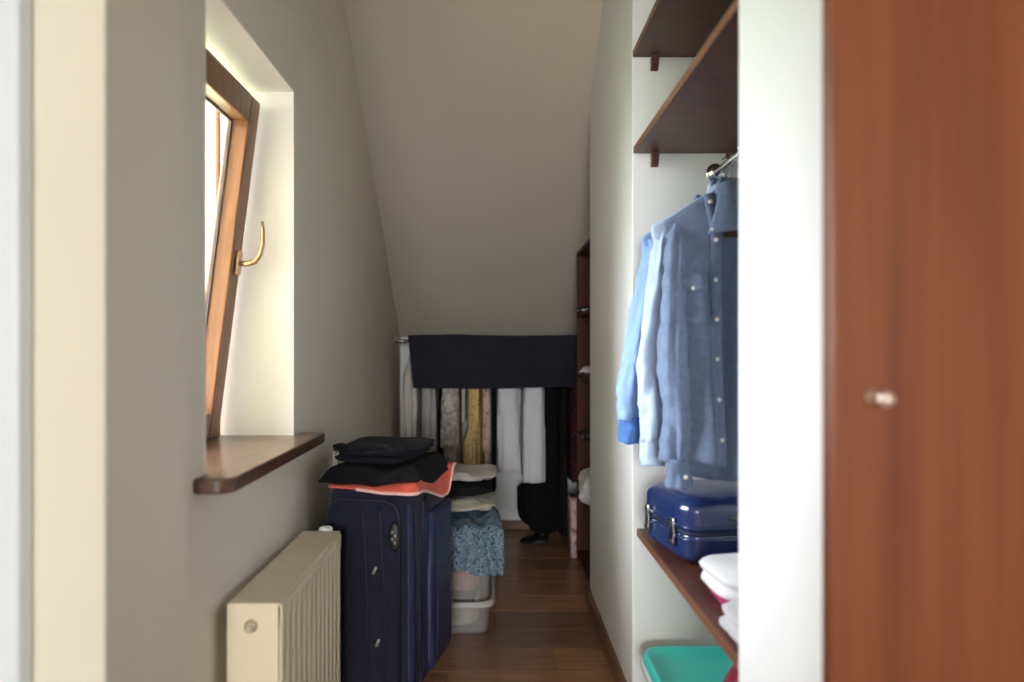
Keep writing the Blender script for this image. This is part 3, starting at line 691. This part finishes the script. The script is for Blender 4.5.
tag(folded('folded_trousers', M_navyf, (*sloc(-.015,-.02), ZT+.054), .245, .35, .016, R(-12), 1, 41, lump=.007, rough=.016, n=4), 'black folded trousers between the jacket and the topmost jeans', 'trousers', 'clothes on the navy suitcase')
tj = tag(empty('folded_jeans', (*sloc(0,0),ZT+.10)), 'dark navy folded jeans topmost of the pile on the suitcase', 'jeans', 'clothes on the navy suitcase')
folded('folded_legs', cloth('ink_denim',(0.008,0.009,0.017),.3,.5,40,sheen=.02), (*sloc(.008,-.03), ZT+.078), .262, .33, .018, R(-9), 2, 42, lump=.008, rough=.016, n=4, parent=tj)
MB().tube([(*sloc(-.115+.235*k/16, -.19+.012*math.sin(k*.8)), ZT+.098+.004*math.sin(k*.9)+.010*(k in (11,12))) for k in range(17)], [.009+.003*math.sin(k*1.3) for k in range(17)], 10).build('waistband', M_navyf, tj)

# ================================================================== storage boxes and the pile on them
M_plast = bpy.data.materials.new('clear_plastic'); M_plast.use_nodes = True
nt = M_plast.node_tree; p = nt.nodes['Principled BSDF']; p.inputs['Base Color'].default_value = (0.62,0.60,0.58,1); p.inputs['Roughness'].default_value = .3
o_ = nt.nodes['Material Output']; mx = nt.nodes.new('ShaderNodeMixShader'); tr = nt.nodes.new('ShaderNodeBsdfTransparent'); mx.inputs[0].default_value = .24
nt.links.new(tr.outputs[0], mx.inputs[1]); nt.links.new(p.outputs[0], mx.inputs[2]); nt.links.new(mx.outputs[0], o_.inputs[0])
M_plrim = nmat('frosted_plastic_rim', (0.46,0.43,0.41), 0.35)
def crate(x0, x1, y0, y1, z0, z1, label):
    t = tag(empty('storage_box', ((x0+x1)/2,(y0+y1)/2,z0)), label, 'storage box', 'clear plastic boxes behind the suitcase')
    c = ((x0+x1)/2,(y0+y1)/2); lx, ly = x1-x0, y1-y0
    q = lambda s, z: rring(lx-s, ly-s, z, 9, c, 72)
    MB().loft([q(.065,z0+.004),q(.055,z0+.001),q(.055,z0+.008),q(.030,z1-.02),q(.026,z1-.012),q(.030,z1-.012),q(.034,z1-.02),q(.060,z0+.012),q(.066,z0+.010)]).build('box_body', M_plast, t)
    MB().loft([q(.026,z1-.012),q(.004,z1-.010),q(0,z1-.014),q(0,z1-.022),q(.003,z1-.023),q(.005,z1-.008),q(.012,z1-.002),q(.030,z1-.003)], cap=False).build('rim', M_plrim, t)
    return t
bx0, bx1 = -.43, .002
crate(bx0,bx1,2.855,3.36,0,.132,'lower clear plastic storage box on the floor behind the suitcase')
crate(bx0+.01,bx1+.006,2.845,3.37,.133,.405,'upper clear plastic storage box under the blue patterned cloth')
M_pink = cloth('dusty_pink_cotton', (0.52,0.30,0.26), 0.15); M_grey = cloth('grey_wool', (0.12,0.11,0.12), 0.2); M_beige = cloth('beige_cotton', (0.55,0.48,0.40), 0.1)
tag(folded('folded_textile', M_beige, (-.215,3.11,.014), .30, .36, .085, 0, 2, 51), 'beige folded textile inside the lower clear box', 'folded cloth', 'textiles in the clear boxes')
tag(folded('folded_textile', M_pink, (-.21,3.11,.147), .29, .38, .075, R(3), 2, 52, lump=.012), 'dusty pink folded textile inside the upper clear box', 'folded cloth', 'textiles in the clear boxes')
tag(folded('folded_textile', M_grey, (-.215,3.11,.243), .27, .37, .08, R(-2), 2, 53, lump=.012), 'grey folded textile inside the upper clear box above the pink one', 'folded cloth', 'textiles in the clear boxes')
M_bluepat = pattern('blue_print', [(0.015,0.035,0.08),(0.05,0.15,0.24),(0.30,0.34,0.33),(0.03,0.12,0.24),(0.20,0.28,0.29)], 60, thr=[.30,.42,.50,.57,.68])
def drape(u, v):
    x = -.335+.350*u
    # v: 0 on top at the back -> 1 hanging down the front face
    fold = .020*math.sin(u*30+2*N(u*3,v*2,0,8))+.012*N(u*14,v*5,1,8)
    if v < .45: y_ = 3.10-.262*(v/.45); z = .436-.012*(v/.45)+.014*N(u*7,v*9,3,8); y_ -= 0
    else:
        t = (v-.45)/.55
        a = min(1, t/.3)
        y_ = 2.838-.026*math.sin(a*math.pi/2)-.010*t; z = .424-.02*a**2-.145*t*(1+.10*math.sin(u*9)+.12*N(u*5,0,0,8))
    return (x+.014*N(u*6,v*4,9,8)+ .020*smooth(.6,1,u)*v, y_-abs(fold)*smooth(.3,.7,v), z+fold*.5*(1-smooth(.4,.8,v)))
tag(sheet('patterned_cloth', drape, 90, 60, M_bluepat, .005), 'blue and white patterned cloth draped over the upper clear box', 'cloth', 'pile on the clear boxes')
def crumple(name, mat, c, lx, ly, h, seed, label, rz=0):
    rings = []; seg = 60; cz, sz = math.cos(rz), math.sin(rz)
    for k in range(15):
        t = k/14; r = math.sqrt(max(.0005, 1-(2*abs(t-.38)/1.26)**2.6)) if t > .0 else .8
        ring = []
        for j in range(seg):
            th = 2*math.pi*j/seg; x, y_ = superell(lx/2*r, ly/2*r, 3, th)
            q = 1+.24*N(math.cos(th)*2.2,math.sin(th)*2.2,t*2.4,seed)+.11*N(math.cos(th)*6,math.sin(th)*6,t*5,seed)
            z = h*t+.014*N(x*16,y_*16,t,seed+1)*min(1,t*3)
            x, y_ = x*q, y_*q
            ring.append((c[0]+x*cz-y_*sz, c[1]+x*sz+y_*cz, c[2]+max(0,z)))
        rings.append(ring)
    return tag(MB().loft(rings).build(name, mat), label, 'cloth', 'pile on the clear boxes')
M_cream = cloth('cream_knit', (0.56,0.52,0.40), 0.12, 0.6, 30)
M_offw = cloth('off_white_cotton', (0.50,0.46,0.43), 0.06)
crumple('crumpled_cloth', M_cream, (-.17,3.07,.462), .34, .36, .038, 61, 'cream knitted cloth lying above the blue patterned cloth')
crumple('crumpled_cloth', M_blackf, (-.17,3.12,.512), .33, .34, .034, 62, 'black crumpled cloth in the middle of the pile', R(8))
crumple('crumpled_cloth', M_offw, (-.17,3.20,.557), .34, .34, .034, 63, 'off-white crumpled cloth topmost of the pile by the hanging dresses', R(-10))

# ================================================================== BACK: rail with clothes seen edge-on
YR, ZR = 4.31, 1.140
rail = tag(empty('hanging_rail', (0,YR,ZR)), 'metal rail across the back under the navy cover', 'clothes rail')
MB().tube([(XL+.002,YR,ZR),(0,YR,ZR),(.74,YR,ZR)], .011, 14).build('rail', M_chrome, rail)
MB().lathe([(.026,0),(.026,.004),(.015,.008),(.015,.020)], (XL,YR,ZR), (1,0,0), 24).build('flange', M_chrome, rail)
# bracket of the far end on the niche wall side
MB().tube([(.74,YR,ZR),(.999,YR,ZR)], .011, 14).build('rail_extension', M_chrome, rail)

def hung(name, label, cat, mat, p0, p1, ztop, zhem, yfront=4.10, ydepth=.34, seed=0, amp=.012, sleeve=None, group='garments on the back rail', mat2=None, flare=0.0, hemwave=.012, fr=5, lane=None):
    """garment on a hanger across the rail, kept inside its lane of the rail: narrow in x, deep in y; folds run downward"""
    xa, xb = PX(p0,4.10)+.001, PX(p1,4.10)-.001
    x = (xa+xb)/2
    T = tag(empty(name, (x,YR,zhem)), label, cat, group)
    rings = []; seg = 84; nz = 40
    yc = yfront+ydepth/2
    for k in range(nz+1):
        t = k/nz                                  # 0 shoulder, 1 hem
        sh_ = smooth(-.02,.22,t); z_ = ztop+(zhem-ztop)*t
        la, lb = lane(z_) if lane else (xa, xb)
        w_ = (lb-la); wx = .018+(w_-.018)*sh_*(1-flare*(1-t)); xc = (la+lb)/2
        wy = ydepth*(.30+.70*smooth(-.03,.17,t))
        am = min(amp, w_*.16)
        ring = []
        for j in range(seg):
            th = 2*math.pi*j/seg; px, py2 = superell(max(.006,wx/2-am*.5*sh_), wy/2, 2.6, th)
            f = am*smooth(.05,.5,t)*(1.3*N(math.cos(th)*fr*.7, math.sin(th)*fr*.7, t*1.2, seed)+.7*math.sin(th*fr*2+seed+1.2*N(t*2,seed))*.7)
            xx = xc+px+f*math.cos(th)+f*.5
            ring.append((min(lb,max(la,xx)), yc+py2+f*math.sin(th)*1.6, z_+hemwave*N(math.cos(th)*2,math.sin(th)*2,0,seed)*t))
        rings.append(ring)
    MB().loft(rings).build('body', mat, T)
    MB().tube([(x,YR,ztop-.03),(x,YR,ZR-.03)]+[(x, YR+.013*math.cos(R(a)), ZR+.013*math.sin(R(a))) for a in range(-60,200,26)], .0018, 6).build('hanger_hook', M_chrome, T)
    if sleeve:
        sz, sr, sr2 = sleeve
        ys = yfront+.030
        m_ = tube_cloth(MB(), [(x,ys+.03,ztop-.06),(x,ys,ztop-.15),(x,ys-.020,ztop-.28),(x,ys-.024,(ztop+sz)/2-.08),(x,ys-.020,sz)], [sr*.6,sr*.9,sr,(sr+sr2)/2,sr2], [.02,.030,.036,.036,.034], seed=seed+1, wr=min(.011,sr*.25), rings_n=36, fold=6)
        m_.v = [(min(xb,max(xa,v[0])),v[1],v[2]) for v in m_.v]
        m_.build('sleeve', mat2 or mat, T)
    return T
def PX(px, d): return (px-495)/750*d
def PZ(py, d): return H-(py-348)/750*d
D = 4.10
M_w1 = cloth('ivory_cotton', (0.66,0.60,0.57), 0.04); M_w2 = cloth('grey_white_cotton', (0.50,0.47,0.45), 0.06); M_w3 = cloth('bright_white_cotton', (0.70,0.69,0.72), 0.03)
M_w3b = cloth('pale_blue_white_cotton', (0.52,0.60,0.74), 0.05)
M_lace = pattern('lace_print', [(0.24,0.21,0.18),(0.42,0.37,0.33),(0.58,0.53,0.49)], 38, thr=[.35,.5,.62])
M_yel = pattern('yellow_dotted', [(0.10,0.05,0.02),(0.66,0.46,0.19),(0.72,0.52,0.24)], 55, 'cell', thr=[.14,.24,.6])
M_flor = pattern('dusty_floral', [(0.16,0.10,0.10),(0.50,0.36,0.31),(0.58,0.46,0.40)], 42, thr=[.34,.44,.6])
M_blk = cloth('black_wool', (0.005,0.005,0.006), 0.3, sheen=.01); M_drk = cloth('charcoal_cotton', (0.009,0.008,0.009), 0.3, sheen=.01)
M_wine = pattern('wine_print', [(0.02,0.008,0.01),(0.09,0.02,0.025),(0.20,0.10,0.10)], 50, thr=[.4,.55,.7])
hung('white_blouse', 'long ivory blouse hanging against left wall, outside the cover', 'blouse', M_w1, 398.5,417.5, 1.06, .42, seed=1, yfront=4.10, ydepth=.34, flare=.12)
hung('light_shirt', 'greyish white shirt beside the ivory blouse on the rail', 'shirt', M_w2, 418,435.5, 1.06, .47, seed=2, yfront=4.14)
hung('dark_gap_form', 'narrow black form standing in for the dark gap between greyish shirt and lace dress', 'dress', M_blk, 436,439.5, 1.06, .35, seed=3, yfront=4.18, ydepth=.3)  # added black strip for the shaded gap between its neighbours
hung('lace_dress', 'long grey beige lace dress with short sleeve on the rail', 'dress', M_lace, 440,459.5, 1.06, .30, seed=4, sleeve=(PZ(448,D-.02),.050,.055), flare=.15, yfront=4.11,
     lane=lambda z: (PX(440,4.1), PX(459.5,4.1)))
hung('white_camisole', 'short white camisole between the lace and the yellow dress', 'camisole', M_w1, 460,465, 1.06, .69, seed=5, yfront=4.14)
hung('yellow_dress', 'ochre yellow dotted dress in the middle of the rail', 'dress', M_yel, 465.5,482, 1.06, PZ(472,D-.03), seed=6, yfront=4.075, amp=.012, flare=.15,
     lane=lambda z: (PX(465.5,4.1)-.028*smooth(.68,.56,z), PX(482,4.1)))
hung('floral_blouse', 'dusty pink floral blouse right of the yellow dress', 'blouse', M_flor, 482.3,490.5, 1.06, .40, seed=7, yfront=4.11, sleeve=(PZ(452,D-.03),.024,.026))
hung('black_trousers', 'narrow black trousers left of the two white shirts', 'trousers', M_blk, 491,496.5, 1.06, .31, seed=8, yfront=4.13)
hung('white_shirt', 'plain white shirt with cuffed sleeve, left of two white shirts', 'shirt', M_w3, 497,521.5, 1.06, PZ(470,D)+.05, seed=9, yfront=4.13, sleeve=(PZ(474,D-.03),.060,.062), amp=.018)
hung('white_shirt', 'white shirt with pale blue hem, right of two white shirts', 'shirt', M_w3b, 522,546, 1.06, PZ(482,D), seed=10, yfront=4.12, sleeve=(PZ(484,D-.03),.054,.060), amp=.018, mat2=M_w3)
hung('black_coat', 'long black coat with rounded hem right of the white shirts', 'coat', M_blk, 546.5,559.5, 1.06, .075, seed=11, yfront=4.13, ydepth=.32,
     lane=lambda z: (PX(546.5,4.1)-.158*smooth(.35,.31,z)+.07*smooth(.18,.08,z)**2, PX(559.5,4.1)))
hung('black_jacket', 'charcoal black jacket hanging beside the long black coat', 'jacket', M_drk, 560,570, 1.06, .06, seed=12, yfront=4.12)
hung('wine_dress', 'dark wine red patterned dress hanging next to the bookcase', 'dress', M_wine, 570.5,580, 1.06, .36, seed=13, yfront=4.10)

def cover(u, v):
    # over the rail and the shoulders: back drop (v<.2), top, front drop
    x = PX(408,4.04) + (.70-PX(408,4.04))*u
    top = 1.168+.003*math.sin(u*9)+.003*N(u*8,0,0,3)
    if v < .15: y_ = 4.505; z = top-.12*(1-v/.15)
    elif v < .45: y_ = 4.505-.470*((v-.15)/.30); z = top+.003*math.sin((v-.15)/.3*math.pi)
    else:
        t = (v-.45)/.55; y_ = 4.033-.006*math.sin(t*3)-.010*t+.008*N(u*9,t*1.5,0,5)+.004*N(u*26,t*2,0,6); z = top-.004-(.278+.006*math.sin(u*7))*t
        x += .030*t*max(0,1-u*6)
    return (x, y_, z)
tag(sheet('cover_cloth', cover, 90, 70, cloth('midnight_cover', (0.018,0.018,0.028), 0.15, 0.4), .004), 'midnight navy cloth cover laid over the hanging clothes', 'cover cloth')

# ================================================================== bookcase beyond the white wall block
bk = tag(empty('bookcase', (.58,3.565,0)), 'tall dark red-brown open bookcase behind the white wall block', 'bookcase')
bx_0, bx_1, by0, by1, bzt = .421, .78, 3.262, 3.868, 1.59
box('side_panel', (bx_0,by1-.018,0),(bx_1,by1,bzt), M_book, bk, bevel=.001)
box('side_panel', (bx_0,by0,0),(bx_1,by0+.018,bzt), M_book, bk, bevel=.001)
box('back_panel', (bx_1-.006,by0+.018,.02),(bx_1,by1-.018,bzt-.018), M_book, bk)
box('top_board', (bx_0,by0+.018,bzt-.018),(bx_1-.006,by1-.018,bzt), M_book, bk, bevel=.001)
SH = (.06,.365,.670,.970,1.275)
for z in SH: box('shelf', (bx_0+.002,by0+.018,z-.018),(bx_1-.006,by1-.018,z), M_book, bk, bevel=.001)
box('plinth', (bx_0+.02,by0+.018,0),(bx_0+.036,by1-.018,.042), M_book, bk)

def shoe(name, label, heel, y_, z, up, solem, L=.25, wd=.085, h=.085, heelh=.012, group='shoes in the bookcase', rz=0, open_=.45):
    """toe towards -x"""
    t = tag(empty(name, (heel[0],y_,z), rz), label, 'shoe', group)
    def outl(s): return wd*.5*(.55+.45*math.sin(math.pi*min(1,s*1.05+.12)))*(1-.55*smooth(.86,1,s))
    rings = []; srings = []
    n = 26; seg = 24
    for k in range(n+1):
        s = k/n; x = -L*s; hw_ = max(.006, outl(s)); e = heelh*(1-smooth(.30,.62,s))
        hh_ = h*(1-.62*smooth(.30,.85,s))*(1-.75*smooth(.88,1,s))*(.92 if s > .02 else .8)
        rings.append([(x, hw_*math.cos(a)*(1-.25*max(0,math.sin(a))), e+.009+max(0,math.sin(a))*hh_ + min(0,math.sin(a))*.003) for a in [2*math.pi*j/seg for j in range(seg)]])
        srings.append([(x, hw_*1.07*cx_, e*cz_+zz) for cx_, zz, cz_ in ((-1,0,1),(1,0,1),(1,.010,1),(-1,.010,1))])
    MB().loft(rings).build('upper', up, t, local=True)
    MB().loft(srings, smooth=False).build('sole', solem, t, local=True)
    if heelh > .02: MB().loft([[(-.01-r*math.cos(a), r*math.sin(a), zz) for a in [2*math.pi*j/12 for j in range(12)]] for r, zz in ((.010,0),(.013,heelh*.5),(.022,heelh+.004))]).build('heel', solem, t, local=True)
    MB().tube([(-L*.06+L*.20*math.cos(a)*.9-L*.14, .026*math.sin(a), h*.84+heelh+.006-.010*math.cos(a)) for a in [2*math.pi*j/20 for j in range(21)]], .004, 8).build('collar', solem, t, local=True)
    return t
M_shw = nmat('white_leather', (0.62,0.60,0.58), 0.4); M_shb = nmat('black_leather', (0.012,0.012,0.013), 0.35)
shoe('heeled_shoe', 'black heeled shoe on the highest bookcase shelf', (.640,), 3.62, 1.2765, M_shb, M_shb, heelh=.05, wd=.075, h=.06)
shoe('white_sneaker', 'white shoe with black sole on the second bookcase shelf', (.665,), 3.70, .9715, M_shw, M_shb)
shoe('black_shoe', 'black leather shoe on the middle bookcase shelf', (.665,), 3.60, .6715, M_shb, M_shb, h=.095)
shoe('floor_slipper', 'flat black slipper lying on the floor under the coats', (.300,), 4.225, 0.001, M_blk, M_shb, L=.16, h=.045, rz=R(-8), group='shoes under the coats')
pb = crumple('crumpled_bag', cloth('white_bag_cloth',(0.62,0.62,0.64),.05), (.50,3.60,.366), .19, .34, .155, 71, 'white crumpled bag bulging from the fourth bookcase shelf')
pb['category'] = 'bag'; del pb['group']
pg = crumple('crumpled_bag', pattern('grey_print',[(0.10,0.10,0.11),(0.30,0.30,0.31),(0.5,0.5,0.5)],40), (.64,3.58,.062), .17, .34, .16, 72, 'grey patterned bag on the bottom bookcase shelf')
pg['category'] = 'bag'; del pg['group']

# floral paper bag on the floor beyond the bookcase
fb = tag(empty('floral_bag', (.47,4.02,0)), 'pink floral carrier bag on the floor behind the bookcase', 'bag')
M_fb = pattern('pink_floral_paper', [(0.24,0.05,0.07),(0.52,0.34,0.33),(0.62,0.50,0.47),(0.35,0.12,0.14)], 24, thr=[.36,.46,.56,.68])
c = (.475,4.015)
MB().loft([rring(.16,.18,z,10,c,48) for z in (.001,.10,.20,.30)]).build('bag_body', M_fb, fb)
MB().tube([(.44+.0,3.93,.295),(.44,3.928,.36),(.475,3.927,.385),(.51,3.928,.36),(.51,3.93,.295)], .003, 8).build('cord_handle', M_fb, fb)
